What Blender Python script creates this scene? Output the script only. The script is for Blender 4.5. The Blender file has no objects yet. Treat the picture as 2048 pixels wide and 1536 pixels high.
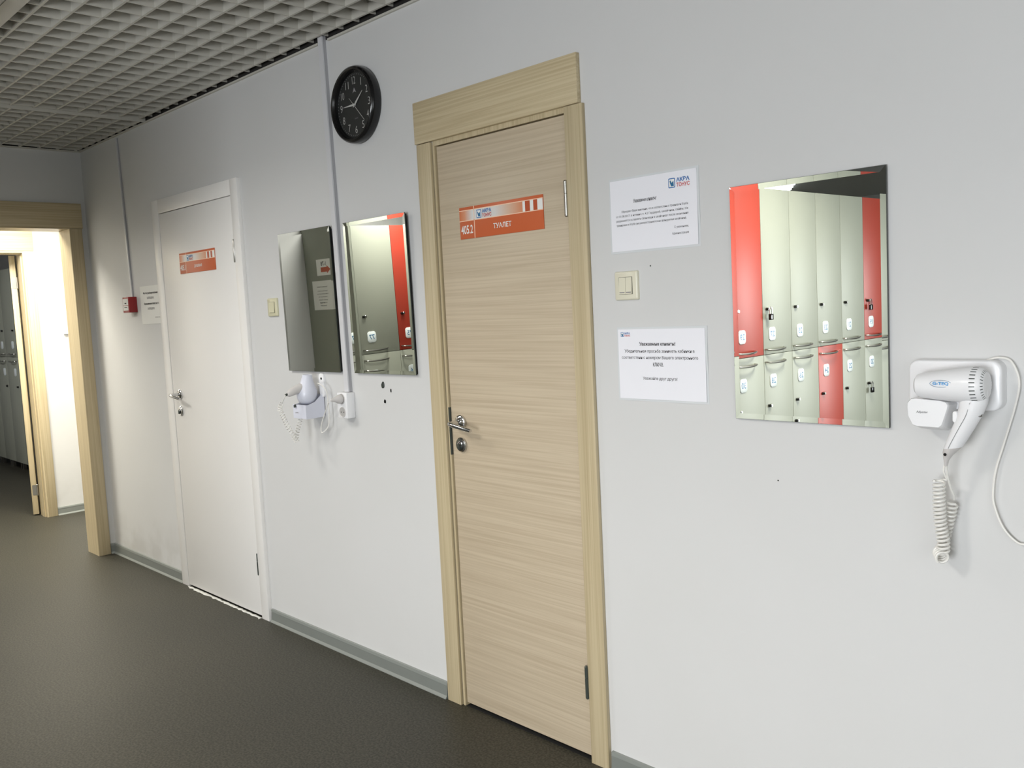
import bpy, bmesh, math, random
from mathutils import Vector, Matrix
R = math.radians
C = bpy.context.scene
col = C.collection

# ---------------------------------------------------------------- camera
cam_d = bpy.data.cameras.new('camera'); cam = bpy.data.objects.new('camera', cam_d); col.objects.link(cam)
F_PX = 1797.4
cam_d.sensor_fit = 'HORIZONTAL'; cam_d.sensor_width = 36.0; cam_d.lens = F_PX / 2048 * 36.0
cam_d.clip_start = 0.02; cam_d.clip_end = 60
az, pi_, ro = R(46.3064), R(-5.0732), R(-2.8517)
fw = Vector((-math.sin(az)*math.cos(pi_), math.cos(az)*math.cos(pi_), math.sin(pi_)))
rt = fw.cross(Vector((0, 0, 1))).normalized(); up = rt.cross(fw)
r2 = math.cos(ro)*rt + math.sin(ro)*up; u2 = -math.sin(ro)*rt + math.cos(ro)*up
m = Matrix((r2, u2, -fw)).transposed().to_4x4(); m.translation = Vector((5.8677, -2.0324, 1.4539))
cam.matrix_world = m
C.camera = cam

# ---------------------------------------------------------------- world, lights, exposure
w = bpy.data.worlds.new('world'); C.world = w; w.use_nodes = True
w.node_tree.nodes['Background'].inputs[0].default_value = (0.75, 0.82, 0.9, 1)
w.node_tree.nodes['Background'].inputs[1].default_value = 0.02
C.view_settings.view_transform = 'Standard'; C.view_settings.look = 'None'
C.view_settings.exposure = 0.53; C.view_settings.gamma = 1.0; C.view_settings.use_curve_mapping = False

def area(name, loc, rot, sx, sy, power, color=(1, 1, 1), spread=180):
    l = bpy.data.lights.new(name, 'AREA'); l.shape = 'RECTANGLE'; l.size = sx; l.size_y = sy
    l.energy = power; l.color = color; l.spread = R(spread)
    o = bpy.data.objects.new(name, l); col.objects.link(o); o.location = loc; o.rotation_euler = rot
    return o
LAMPS = [  # ceiling luminaires: x, y, watts
    (0.9, -1.9, 20), (2.3, -1.42, 10), (4.0, -2.6, 36), (5.6, -3.6, 14)]
for lx, ly, p in LAMPS:
    area('ceiling_lamp_light', (lx, ly, 2.498), (0, 0, 0), 0.56, 0.56, p, (1.0, 0.97, 0.91), 150)
area('unseen_soft_light', (7.93, -3.0, 1.45), (0, R(90), 0), 1.5, 2.4, 19, (0.93, 0.965, 1.0))  # unseen fill light added at the right end; no window stands there
area('unseen_soft_light', (5.9, -5.9, 1.1), (R(90), 0, R(0)), 2.0, 1.4, 134, (0.93, 0.965, 1.0))  # large soft light in place of an unseen window
area('passage_lamp_light', (-0.72, -0.95, 2.49), (0, 0, 0), 0.5, 0.5, 38, (1.0, 0.95, 0.82))
area('passage_lamp_light', (-0.95, -0.05, 2.49), (0, 0, 0), 0.5, 0.5, 34, (1.0, 0.95, 0.82), 130)
area('far_room_light', (-3.4, -1.2, 2.49), (0, 0, 0), 0.8, 0.8, 20, (0.95, 0.97, 1.0))

# ---------------------------------------------------------------- materials
def nodes(name):
    mt = bpy.data.materials.new(name); mt.use_nodes = True
    return mt, mt.node_tree, mt.node_tree.nodes['Principled BSDF']
def srgb(r, g, b):
    f = lambda c: (c/255)/12.92 if c/255 <= .04045 else ((c/255+.055)/1.055)**2.4
    return (f(r), f(g), f(b), 1)
def mat(name, rgb, rough=.5, metal=0, spec=.5, var=0.0, vscale=8.0, bump=0.0, bscale=60.0, coat=0):
    mt, nt, b = nodes(name)
    c = srgb(*rgb)
    b.inputs['Base Color'].default_value = c
    b.inputs['Roughness'].default_value = rough; b.inputs['Metallic'].default_value = metal
    b.inputs['Specular IOR Level'].default_value = spec; b.inputs['Coat Weight'].default_value = coat
    tc = nt.nodes.new('ShaderNodeTexCoord')
    nz = nt.nodes.new('ShaderNodeTexNoise'); nz.inputs['Scale'].default_value = vscale; nz.inputs['Detail'].default_value = 4
    nt.links.new(tc.outputs['Object'], nz.inputs['Vector'])
    mx = nt.nodes.new('ShaderNodeMix'); mx.data_type = 'RGBA'
    v = max(var, .012)
    mx.inputs[6].default_value = tuple(min(1, x*(1-v)) for x in c[:3])+(1,); mx.inputs[7].default_value = tuple(min(1, x*(1+v)) for x in c[:3])+(1,)
    nt.links.new(nz.outputs['Fac'], mx.inputs[0]); nt.links.new(mx.outputs[2], b.inputs['Base Color'])
    if bump:
        n2 = nt.nodes.new('ShaderNodeTexNoise'); n2.inputs['Scale'].default_value = bscale; n2.inputs['Detail'].default_value = 3
        nt.links.new(tc.outputs['Object'], n2.inputs['Vector'])
        bp = nt.nodes.new('ShaderNodeBump'); bp.inputs['Strength'].default_value = bump; bp.inputs['Distance'].default_value = .002
        nt.links.new(n2.outputs['Fac'], bp.inputs['Height']); nt.links.new(bp.outputs['Normal'], b.inputs['Normal'])
    return mt
def wood(name, light, dark, axis, rough=.42):
    """laminate with fine streaks running along the given axis"""
    mt, nt, b = nodes(name)
    tc = nt.nodes.new('ShaderNodeTexCoord'); mp = nt.nodes.new('ShaderNodeMapping')
    s = {'x': (1.6, 130, 130), 'z': (130, 130, 1.3), 'y': (130, 1.6, 130)}[axis]
    mp.inputs['Scale'].default_value = s
    nt.links.new(tc.outputs['Object'], mp.inputs['Vector'])
    nz = nt.nodes.new('ShaderNodeTexNoise'); nz.inputs['Scale'].default_value = 1.0; nz.inputs['Detail'].default_value = 3; nz.inputs['Distortion'].default_value = .6
    nt.links.new(mp.outputs['Vector'], nz.inputs['Vector'])
    mp2 = nt.nodes.new('ShaderNodeMapping'); mp2.inputs['Scale'].default_value = tuple(.22*v for v in s)
    nt.links.new(tc.outputs['Object'], mp2.inputs['Vector'])
    n2 = nt.nodes.new('ShaderNodeTexNoise'); n2.inputs['Scale'].default_value = 1.0; n2.inputs['Detail'].default_value = 2
    nt.links.new(mp2.outputs['Vector'], n2.inputs['Vector'])
    ad = nt.nodes.new('ShaderNodeMath'); ad.operation = 'ADD'
    ml = nt.nodes.new('ShaderNodeMath'); ml.operation = 'MULTIPLY'; ml.inputs[1].default_value = .35
    nt.links.new(n2.outputs['Fac'], ml.inputs[0]); nt.links.new(nz.outputs['Fac'], ad.inputs[0]); nt.links.new(ml.outputs[0], ad.inputs[1])
    cr = nt.nodes.new('ShaderNodeValToRGB')
    cr.color_ramp.elements[0].position = .50; cr.color_ramp.elements[0].color = srgb(*dark)
    cr.color_ramp.elements[1].position = .82; cr.color_ramp.elements[1].color = srgb(*light)
    nt.links.new(ad.outputs[0], cr.inputs[0]); nt.links.new(cr.outputs[0], b.inputs['Base Color'])
    b.inputs['Roughness'].default_value = rough
    bp = nt.nodes.new('ShaderNodeBump'); bp.inputs['Strength'].default_value = .15; bp.inputs['Distance'].default_value = .001
    nt.links.new(nz.outputs['Fac'], bp.inputs['Height']); nt.links.new(bp.outputs['Normal'], b.inputs['Normal'])
    return mt
def wall_mat():
    mt, nt, b = nodes('painted wall')
    tc = nt.nodes.new('ShaderNodeTexCoord')
    n1 = nt.nodes.new('ShaderNodeTexNoise'); n1.inputs['Scale'].default_value = 2.2; n1.inputs['Detail'].default_value = 5
    nt.links.new(tc.outputs['Object'], n1.inputs['Vector'])
    cr = nt.nodes.new('ShaderNodeValToRGB')
    cr.color_ramp.elements[0].position = .2; cr.color_ramp.elements[0].color = srgb(207, 207, 206)
    cr.color_ramp.elements[1].position = .8; cr.color_ramp.elements[1].color = srgb(210, 210, 210)
    nt.links.new(n1.outputs['Fac'], cr.inputs[0])
    # scuffs: sparse small dark flecks; grime just above the baseboard
    n2 = nt.nodes.new('ShaderNodeTexNoise'); n2.inputs['Scale'].default_value = 5.0; n2.inputs['Detail'].default_value = 3
    nt.links.new(tc.outputs['Object'], n2.inputs['Vector'])
    sx = nt.nodes.new('ShaderNodeSeparateXYZ'); nt.links.new(tc.outputs['Object'], sx.inputs[0])
    mr = nt.nodes.new('ShaderNodeMapRange'); mr.inputs[1].default_value = .05; mr.inputs[2].default_value = .34; mr.inputs[3].default_value = .3; mr.inputs[4].default_value = 0
    nt.links.new(sx.outputs['Z'], mr.inputs[0])
    mx_ = nt.nodes.new('ShaderNodeMapRange'); mx_.inputs[1].default_value = .9; mx_.inputs[2].default_value = 1.6; mx_.inputs[3].default_value = 1; mx_.inputs[4].default_value = .1
    nt.links.new(sx.outputs['X'], mx_.inputs[0])
    mm = nt.nodes.new('ShaderNodeMath'); mm.operation = 'MULTIPLY'; nt.links.new(mr.outputs[0], mm.inputs[0]); nt.links.new(mx_.outputs[0], mm.inputs[1])
    mr2 = nt.nodes.new('ShaderNodeMapRange'); mr2.inputs[1].default_value = .42; mr2.inputs[2].default_value = .62
    nt.links.new(n2.outputs['Fac'], mr2.inputs[0])
    m3 = nt.nodes.new('ShaderNodeMath'); m3.operation = 'MULTIPLY'; nt.links.new(mm.outputs[0], m3.inputs[0]); nt.links.new(mr2.outputs[0], m3.inputs[1])
    mix = nt.nodes.new('ShaderNodeMix'); mix.data_type = 'RGBA'; nt.links.new(m3.outputs[0], mix.inputs[0])
    nt.links.new(cr.outputs[0], mix.inputs[6]); mix.inputs[7].default_value = srgb(150, 145, 135)
    nt.links.new(mix.outputs[2], b.inputs['Base Color'])
    b.inputs['Roughness'].default_value = .55; b.inputs['Specular IOR Level'].default_value = .3
    n3 = nt.nodes.new('ShaderNodeTexNoise'); n3.inputs['Scale'].default_value = 14; n3.inputs['Detail'].default_value = 6
    nt.links.new(tc.outputs['Object'], n3.inputs['Vector'])
    bp = nt.nodes.new('ShaderNodeBump'); bp.inputs['Strength'].default_value = .25; bp.inputs['Distance'].default_value = .003
    nt.links.new(n3.outputs['Fac'], bp.inputs['Height']); nt.links.new(bp.outputs['Normal'], b.inputs['Normal'])
    return mt
def floor_mat():
    mt, nt, b = nodes('speckled vinyl')
    tc = nt.nodes.new('ShaderNodeTexCoord')
    n1 = nt.nodes.new('ShaderNodeTexNoise'); n1.inputs['Scale'].default_value = 130; n1.inputs['Detail'].default_value = 3
    n2 = nt.nodes.new('ShaderNodeTexNoise'); n2.inputs['Scale'].default_value = 1.3; n2.inputs['Detail'].default_value = 6
    n3 = nt.nodes.new('ShaderNodeTexVoronoi'); n3.inputs['Scale'].default_value = 90
    for n in (n1, n2, n3): nt.links.new(tc.outputs['Object'], n.inputs['Vector'])
    cr = nt.nodes.new('ShaderNodeValToRGB')
    cr.color_ramp.elements[0].position = .40; cr.color_ramp.elements[0].color = srgb(44, 42, 35)
    cr.color_ramp.elements[1].position = .62; cr.color_ramp.elements[1].color = srgb(68, 66, 57)
    nt.links.new(n1.outputs['Fac'], cr.inputs[0])
    mix = nt.nodes.new('ShaderNodeMix'); mix.data_type = 'RGBA'; mix.blend_type = 'MULTIPLY'; mix.inputs[0].default_value = .35
    cr2 = nt.nodes.new('ShaderNodeValToRGB'); cr2.color_ramp.elements[0].color = (.72, .74, .76, 1); cr2.color_ramp.elements[0].position = .35
    cr2.color_ramp.elements[1].position = .65; cr2.color_ramp.elements[1].color = (1.0, .99, .95, 1)
    nt.links.new(n2.outputs['Fac'], cr2.inputs[0]); nt.links.new(cr.outputs[0], mix.inputs[6]); nt.links.new(cr2.outputs[0], mix.inputs[7])
    cr3 = nt.nodes.new('ShaderNodeValToRGB'); cr3.color_ramp.elements[0].position = .05; cr3.color_ramp.elements[0].color = (1, 1, 1, 1)
    cr3.color_ramp.elements[1].position = .12; cr3.color_ramp.elements[1].color = (0, 0, 0, 1)
    nt.links.new(n3.outputs['Distance'], cr3.inputs[0])
    mx2 = nt.nodes.new('ShaderNodeMix'); mx2.data_type = 'RGBA'; mx2.inputs[7].default_value = srgb(120, 118, 106)
    m4 = nt.nodes.new('ShaderNodeMath'); m4.operation = 'MULTIPLY'; m4.inputs[1].default_value = .35
    nt.links.new(cr3.outputs[0], m4.inputs[0]); nt.links.new(m4.outputs[0], mx2.inputs[0])
    nt.links.new(mix.outputs[2], mx2.inputs[6]); nt.links.new(mx2.outputs[2], b.inputs['Base Color'])
    b.inputs['Roughness'].default_value = .5; b.inputs['Specular IOR Level'].default_value = .3
    bp = nt.nodes.new('ShaderNodeBump'); bp.inputs['Strength'].default_value = .35; bp.inputs['Distance'].default_value = .001
    nt.links.new(n1.outputs['Fac'], bp.inputs['Height']); nt.links.new(bp.outputs['Normal'], b.inputs['Normal'])
    return mt
def emit(name, rgb, s):
    mt, nt, b = nodes(name); b.inputs['Emission Color'].default_value = srgb(*rgb); b.inputs['Emission Strength'].default_value = s
    return mt
def sign_band():
    """orange to pale gradient print along the sign (generated x)"""
    mt, nt, b = nodes('sign gradient print')
    tc = nt.nodes.new('ShaderNodeTexCoord'); sx = nt.nodes.new('ShaderNodeSeparateXYZ')
    nt.links.new(tc.outputs['Generated'], sx.inputs[0])
    cr = nt.nodes.new('ShaderNodeValToRGB'); e = cr.color_ramp.elements
    e[0].position = 0; e[0].color = srgb(206, 112, 66)
    e[1].position = 1; e[1].color = srgb(216, 134, 92)
    for p, c in ((.07, (214, 150, 116)), (.17, (216, 216, 214)), (.46, (218, 214, 210)), (.62, (216, 184, 160)), (.78, (214, 142, 104))):
        n = e.new(p); n.color = srgb(*c)
    nt.links.new(sx.outputs['X'], cr.inputs[0]); nt.links.new(cr.outputs[0], b.inputs['Base Color']); b.inputs['Roughness'].default_value = .35
    return mt

M = dict(
    wall=wall_mat(), floor=floor_mat(),
    leaf_wood=wood('door laminate, horizontal grain', (199, 184, 160), (184, 168, 144), 'x'),
    case_wood=wood('casing laminate, vertical grain', (196, 181, 149), (177, 161, 128), 'z'),
    head_wood=wood('header laminate, horizontal grain', (202, 187, 154), (182, 165, 131), 'x'),
    head_wood_y=wood('header laminate, grain along y', (202, 187, 154), (182, 165, 131), 'y'),
    white_door=mat('white door film', (236, 234, 231), .35, var=.01),
    ceil=mat('ceiling white paint', (205, 203, 196), .7, var=.02),
    grid=mat('grid ceiling enamel', (196, 193, 184), .5),
    plenum=mat('dark plenum', (34, 32, 30), .9),
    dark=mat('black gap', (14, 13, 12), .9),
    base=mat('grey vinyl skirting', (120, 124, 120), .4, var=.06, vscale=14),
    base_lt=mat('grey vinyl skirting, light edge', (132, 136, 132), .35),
    mirror=mat('silvered mirror glass', (236, 240, 236), .0, 1.0),
    edge=mat('mirror edge, greyish green', (60, 66, 62), .3),
    chrome=mat('chrome', (205, 205, 205), .12, 1.0),
    satin=mat('satin nickel', (190, 188, 182), .28, 1.0),
    plastic=mat('white plastic', (236, 236, 238), .28),
    plastic_b=mat('bluish white plastic', (214, 216, 228), .3),
    plastic_g=mat('light grey plastic', (206, 202, 200), .35),
    plastic_d=mat('shaded grey plastic', (176, 174, 172), .4),
    cord=mat('white cord rubber', (232, 230, 225), .4),
    cream=mat('cream plastic', (222, 218, 198), .25),
    cream_d=mat('aged cream plastic', (206, 202, 172), .3),
    black=mat('black plastic', (22, 22, 23), .18),
    dial=mat('black dial', (34, 36, 36), .5),
    ink=mat('black ink', (40, 38, 40), .6), ink_g=mat('grey ink', (140, 138, 140), .6),
    white=mat('white print', (236, 236, 232), .4),
    silver=mat('silver print', (200, 200, 198), .35, .3),
    blue=mat('blue print', (52, 108, 172), .5), sky_blue=mat('light blue print', (84, 158, 214), .5), redp=mat('red print', (196, 62, 58), .5), num_blue=mat('blue numeral print', (44, 108, 150), .5),
    orange=mat('orange sign film', (200, 98, 56), .38), orange2=mat('dark orange sign film', (184, 82, 44), .38), band=sign_band(),
    cream_line=mat('pale peach line', (246, 210, 182), .4),
    paper=mat('laminated paper', (238, 238, 244), .22), paper2=mat('plain paper', (228, 228, 224), .6), film=mat('clear lamination rim', (214, 217, 219), .15),
    red=mat('red call point plastic', (150, 32, 36), .35),
    trunk=mat('white cable trunking', (208, 208, 211), .35), trunk_g=mat('grey trunking side', (168, 168, 172), .4),
    lock_w=mat('locker light grey laminate', (152, 154, 141), .5), lock_r=mat('locker orange red laminate', (166, 56, 38), .45), lock_c=mat('locker carcass grey', (138, 141, 129), .5),
    plate=mat('locker number plate', (224, 230, 230), .3),
    caulk=mat('crumbling pale sealant', (205, 205, 200), .8, bump=1, bscale=200),
    lamp=emit('luminous diffuser', (255, 250, 238), 1.6), tube=emit('fluorescent tube', (245, 250, 255), 3.0),
    glass=None)
mt, nt, b = nodes('clock glass'); b.inputs['Transmission Weight'].default_value = 1; b.inputs['Roughness'].default_value = 0; b.inputs['IOR'].default_value = 1.2
M['glass'] = mt

# ---------------------------------------------------------------- geometry helpers
def box(bm, x0, x1, y0, y1, z0, z1, bev=0.0, seg=2):
    vs = [bm.verts.new(p) for p in ((x0,y0,z0),(x1,y0,z0),(x1,y1,z0),(x0,y1,z0),(x0,y0,z1),(x1,y0,z1),(x1,y1,z1),(x0,y1,z1))]
    fs = [bm.faces.new([vs[i] for i in f]) for f in ((0,3,2,1),(4,5,6,7),(0,1,5,4),(1,2,6,5),(2,3,7,6),(3,0,4,7))]
    if bev:
        es = list({e for f in fs for e in f.edges})
        bmesh.ops.bevel(bm, geom=es, offset=bev, segments=seg, affect='EDGES', profile=.5)
def loft(bm, rings, cap=True, closed=True):
    vr = [[bm.verts.new(p) for p in r] for r in rings]
    n = len(vr[0])
    for a, b_ in zip(vr, vr[1:]):
        for i in range(n if closed else n-1):
            j = (i+1) % n
            bm.faces.new((a[i], a[j], b_[j], b_[i]))
    if cap:
        bm.faces.new(list(reversed(vr[0]))); bm.faces.new(vr[-1])
def tube(bm, pts, r, seg=8, cap=True):
    pts = [Vector(p) for p in pts]; n = len(pts)
    rr = r if isinstance(r, (list, tuple)) else [r]*n
    t = [(pts[min(i+1, n-1)]-pts[max(i-1, 0)]).normalized() for i in range(n)]
    a = t[0].orthogonal().normalized(); rings = []
    for i in range(n):
        a = (a-t[i]*a.dot(t[i])).normalized(); b_ = t[i].cross(a)
        rings.append([pts[i]+rr[i]*(math.cos(2*math.pi*k/seg)*a+math.sin(2*math.pi*k/seg)*b_) for k in range(seg)])
    loft(bm, rings, cap)
def smooth_path(pts, k=6):
    P = [Vector(p) for p in pts]; P = [2*P[0]-P[1]]+P+[2*P[-1]-P[-2]]; out = []
    for i in range(1, len(P)-2):
        for s in range(k):
            t = s/k; a, b_, c, d = P[i-1], P[i], P[i+1], P[i+2]
            out.append(.5*((2*b_)+(c-a)*t+(2*a-5*b_+4*c-d)*t*t+(3*b_-a-3*c+d)*t**3))
    return out+[P[-2]]
def lathe(bm, prof, axis_o, axis_d, seg=24, cap=True):
    d = Vector(axis_d).normalized(); a = d.orthogonal().normalized(); b_ = d.cross(a); o = Vector(axis_o)
    loft(bm, [[o+d*h+r*(math.cos(2*math.pi*k/seg)*a+math.sin(2*math.pi*k/seg)*b_) for k in range(seg)] for h, r in prof], cap)
def rrect(w, h, r, seg=5):
    out = []
    for cx, cz, a0 in ((w/2-r, h/2-r, 0), (-w/2+r, h/2-r, 90), (-w/2+r, -h/2+r, 180), (w/2-r, -h/2+r, 270)):
        for k in range(seg+1):
            a = R(a0+90*k/seg); out.append((cx+r*math.cos(a), cz+r*math.sin(a)))
    return out
def prism_y(bm, poly, y0, y1, inset=0.0):
    """poly in (x,z); front at y0 (towards the viewer)"""
    cx = sum(p[0] for p in poly)/len(poly); cz = sum(p[1] for p in poly)/len(poly)
    rings = [[(x, y1, z) for x, z in poly]]
    if inset:
        rings.append([(x, y0+inset, z) for x, z in poly])
        mxr = max(math.hypot(x-cx, z-cz) for x, z in poly); f = 1-inset/mxr
        rings.append([(cx+(x-cx)*(1-(1-f)*.35), y0+inset*.35, cz+(z-cz)*(1-(1-f)*.35)) for x, z in poly])
        rings.append([(cx+(x-cx)*f, y0, cz+(z-cz)*f) for x, z in poly])
    else:
        rings.append([(x, y0, z) for x, z in poly])
    loft(bm, rings)
def mesh_of(bm, name, m_, smooth):
    bmesh.ops.recalc_face_normals(bm, faces=bm.faces)
    me = bpy.data.meshes.new(name); bm.to_mesh(me); bm.free(); me.materials.append(m_)
    if smooth:
        me.polygons.foreach_set('use_smooth', [True]*len(me.polygons))
        try: me.set_sharp_from_angle(angle=R(35))
        except Exception: pass
    return me
def obj(name, bm, m_, parent=None, smooth=False):
    o = bpy.data.objects.new(name, mesh_of(bm, name, m_, smooth)); col.objects.link(o)
    if parent: o.parent = parent
    return o
def bx(name, m_, parent, *a, bev=0.0, smooth=False):
    bm = bmesh.new(); box(bm, *a, bev=bev); return obj(name, bm, m_, parent, smooth or bev > 0)
def tag(o, label=None, cat=None, group=None, kind=None):
    if label: o['label'] = label
    if cat: o['category'] = cat
    if group: o['group'] = group
    if kind: o['kind'] = kind
    return o
def thing(name, label, cat, loc=(0, 0, 0), rotz=0, group=None, kind=None):
    o = bpy.data.objects.new(name, None); col.objects.link(o); o.location = loc; o.rotation_euler = (0, 0, rotz)
    o.empty_display_size = .05
    return tag(o, label, cat, group, kind)
def lt(body, m_, parent, x, y, z, h=None, w=None, name='lettering', align='c', shear=0.0, bold=0.0):
    """flat lettering facing -y in the parent's frame; (x,z) centre (or left/right edge), h/w of its box"""
    cu = bpy.data.curves.new('t', 'FONT'); cu.body = body; cu.size = 1; cu.shear = shear; cu.offset = bold; cu.resolution_u = 3
    to = bpy.data.objects.new('t', cu)
    me = bpy.data.meshes.new_from_object(to); bpy.data.objects.remove(to); bpy.data.curves.remove(cu)
    xs = [v.co.x for v in me.vertices]; ys = [v.co.y for v in me.vertices]
    x0, x1, y0, y1 = min(xs), max(xs), min(ys), max(ys)
    sy = h/(y1-y0) if h else None; sx = w/(x1-x0) if w else sy
    if sy is None: sy = sx
    ox = {'c': (x0+x1)/2, 'l': x0, 'r': x1}[align]
    for v in me.vertices: v.co = ((v.co.x-ox)*sx, 0, (v.co.y-(y0+y1)/2)*sy)
    me.name = name; me.materials.clear(); me.materials.append(m_)
    o = bpy.data.objects.new(name, me); col.objects.link(o); o.location = (x, y, z); o.parent = parent
    return o
def copy_tree(o, parent=None):
    c = o.copy(); col.objects.link(c); c.parent = parent
    for ch in list(o.children): copy_tree(ch, c)
    return c

# ---------------------------------------------------------------- setting
def S(name, label, cat, boxes, m_, bev=0):
    bm = bmesh.new()
    for q in boxes: box(bm, *q)
    return tag(obj(name, bm, m_), label, cat, kind='structure')
H = 2.9; ZC = 2.52
S('floor', 'grey speckled vinyl floor through the room and passage', 'floor', [(-6.5, 8.0, -9.0, 1.4, -.1, 0)], M['floor'])
S('wall_back', 'long white painted wall with two doors and mirrors', 'wall',
  [(0, 1.112, 0, .12, 0, ZC), (1.934, 3.404, 0, .12, 0, ZC), (4.038, 8.0, 0, .12, 0, ZC), (1.112, 1.934, 0, .12, 2.026, ZC), (3.404, 4.038, 0, .12, 2.022, ZC)], M['wall'])
S('wall_left', 'short grey-white wall around the open passage doorway', 'wall',
  [(-.165, 0, -9, -.912, 0, ZC), (-.165, 0, -.108, 1.4, 0, ZC), (-.165, 0, -.912, -.108, 2.046, ZC)], M['wall'])
S('wall_right', 'far right end wall out of view', 'wall', [(8.0, 8.1, -9, .12, 0, H)], M['lock_c'])
S('wall_front', 'wall behind the locker rows out of view', 'wall', [(-.165, 8.1, -9.1, -9, 0, H)], M['wall'])
S('wall_passage', 'bright white passage wall holding the second doorway', 'wall',
  [(-1.70, -1.56, -1.7, -.80, 0, ZC), (-1.70, -1.56, .066, 1.4, 0, ZC), (-1.70, -1.56, -.80, .066, 2.032, ZC)], M['wall'])
S('wall_passage_end', 'end walls of the passage and of the far locker room', 'wall',
  [(-6.6, -.165, 1.3, 1.4, 0, ZC), (-6.6, -.165, -1.8, -1.7, 0, ZC), (-6.6, -6.5, -1.7, 1.3, 0, ZC)], M['wall'])
S('ceiling', 'plain panel ceiling over lockers and passage', 'ceiling',
  [(0, 8.0, -9, -1.085, ZC, ZC+.05), (-6.5, -.165, -1.8, 1.4, ZC, ZC+.05)], M['ceil'])
S('ceiling_void', 'dark void above the open grid ceiling', 'ceiling', [(0, 8.0, -1.085, 0, H-.02, H), (0, 8.0, 0, .10, ZC, H), (-.10, 0, -1.09, .1, ZC, H), (0, 8.0, -1.095, -1.085, ZC+.05, H)], M['plenum'])
S('trim_1', 'plain grey beam profile bordering the ceiling grid', 'trim', [(0, 8.0, -1.082, -1.022, ZC, ZC+.045)], M['grid'])
S('trim_2', 'thin wall angle under the grid ceiling along the long wall', 'trim', [(.02, 2.735, -.010, 0, 2.512, 2.5195), (2.805, 8.0, -.010, 0, 2.512, 2.5195), (0, .02, -1.02, 0, 2.511, 2.518)], M['grid'])

# skirting: a cove profile, light lips above and below a darker band
def skirt(name, label, runs):
    """runs: list of (p0, p1, inward normal)"""
    o = thing(name, label, 'baseboard', kind='structure')
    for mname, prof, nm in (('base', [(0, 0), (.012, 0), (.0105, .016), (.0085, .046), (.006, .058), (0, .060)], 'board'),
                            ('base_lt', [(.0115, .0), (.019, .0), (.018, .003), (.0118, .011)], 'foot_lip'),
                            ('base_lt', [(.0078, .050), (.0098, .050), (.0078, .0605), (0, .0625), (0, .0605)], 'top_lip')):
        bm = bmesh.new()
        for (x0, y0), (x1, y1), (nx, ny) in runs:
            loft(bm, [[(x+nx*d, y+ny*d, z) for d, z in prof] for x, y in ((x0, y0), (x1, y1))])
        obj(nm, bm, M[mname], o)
    return o
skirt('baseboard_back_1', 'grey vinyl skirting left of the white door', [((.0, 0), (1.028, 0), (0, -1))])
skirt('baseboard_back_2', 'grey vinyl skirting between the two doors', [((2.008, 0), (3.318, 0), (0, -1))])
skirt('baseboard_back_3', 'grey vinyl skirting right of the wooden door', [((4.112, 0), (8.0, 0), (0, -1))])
skirt('baseboard_left', 'short grey vinyl skirting stub in the far corner', [((0, -.033), (0, 0), (1, 0))])
skirt('baseboard_passage', 'grey vinyl skirting along the bright passage wall', [((-1.56, .133), (-1.56, 1.3), (1, 0))])

# ---------------------------------------------------------------- open grid ceiling
grid = thing('grid_ceiling', 'open cell grid ceiling of grey-white U-shaped slats', 'ceiling', (0, 0, ZC), kind='structure')
SEAM = 1.016; PY = .104; PX = .106
def slat_long(x0, x1, z):
    bm = bmesh.new(); box(bm, x0, x1, -.0045, .0045, z, z+.055); return mesh_of(bm, 'slat', M['grid'], False)
mA, mB = slat_long(.012, SEAM-.003, -.004), slat_long(SEAM, 7.9, .010)
for k in range(10):
    for me in (mA, mB):
        o = bpy.data.objects.new('slat', me); col.objects.link(o); o.parent = grid; o.location = (0, -.97+PY*k, 0)
SK = -.0745
def cross(z, w_):
    bm = bmesh.new(); y0, y1 = -1.021, -.003
    q = [(-w_+SK*(y0+.97), y0), (w_+SK*(y0+.97), y0), (w_+SK*(y1+.97), y1), (-w_+SK*(y1+.97), y1)]
    loft(bm, [[(x, y, z) for x, y in q], [(x, y, z+.055) for x, y in q]]); return mesh_of(bm, 'slat', M['grid'], False)
cA, cB = cross(-.004, .0028), cross(.010, .0028)
x = 2.451-PX*22
while x < 7.85:
    if x > .07:
        o = bpy.data.objects.new('slat', cA if x < SEAM+.02 else cB); col.objects.link(o); o.parent = grid; o.location = (x, 0, 0)
    x += PX
bm = bmesh.new(); box(bm, SEAM-.003, SEAM+.001, -1.02, -.003, -.004, .060); obj('edge_strip', bm, M['grid'], grid)

# ceiling luminaires (frame + diffuser) where the lamps are
for i, (lx, ly, p) in enumerate(LAMPS):
    t = thing('ceiling_lamp', ['square recessed ceiling lamp by the far left wall', 'square ceiling lamp whose corner shows at the top left edge', 'square recessed ceiling lamp over the middle aisle', 'square recessed ceiling lamp behind the camera'][i], 'lamp', (lx, ly, ZC))
    bm = bmesh.new()
    for q in ((-.31, .31, -.31, -.285), (-.31, .31, .285, .31), (-.31, -.285, -.285, .285), (.285, .31, -.285, .285)): box(bm, *q, -.018, 0)
    obj('frame', bm, M['white_door'], t)
    bx('diffuser', M['lamp'], t, -.285, .285, -.285, .285, -.012, -.002)
for k in range(5):
    t = thing('tube_light', ['front and longest', 'second', 'middle', 'fourth', 'rearmost'][k]+' of five parallel strip lights above the lockers', 'lamp', (1.40-.125*k, -6.24-.19*k, ZC))
    bx('tube', M['tube'], t, -1.35, 0, -.032, .032, -.05, -.012, bev=.008)
    bx('housing', M['ceil'], t, -1.36, .01, -.04, .04, -.012, 0)

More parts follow.
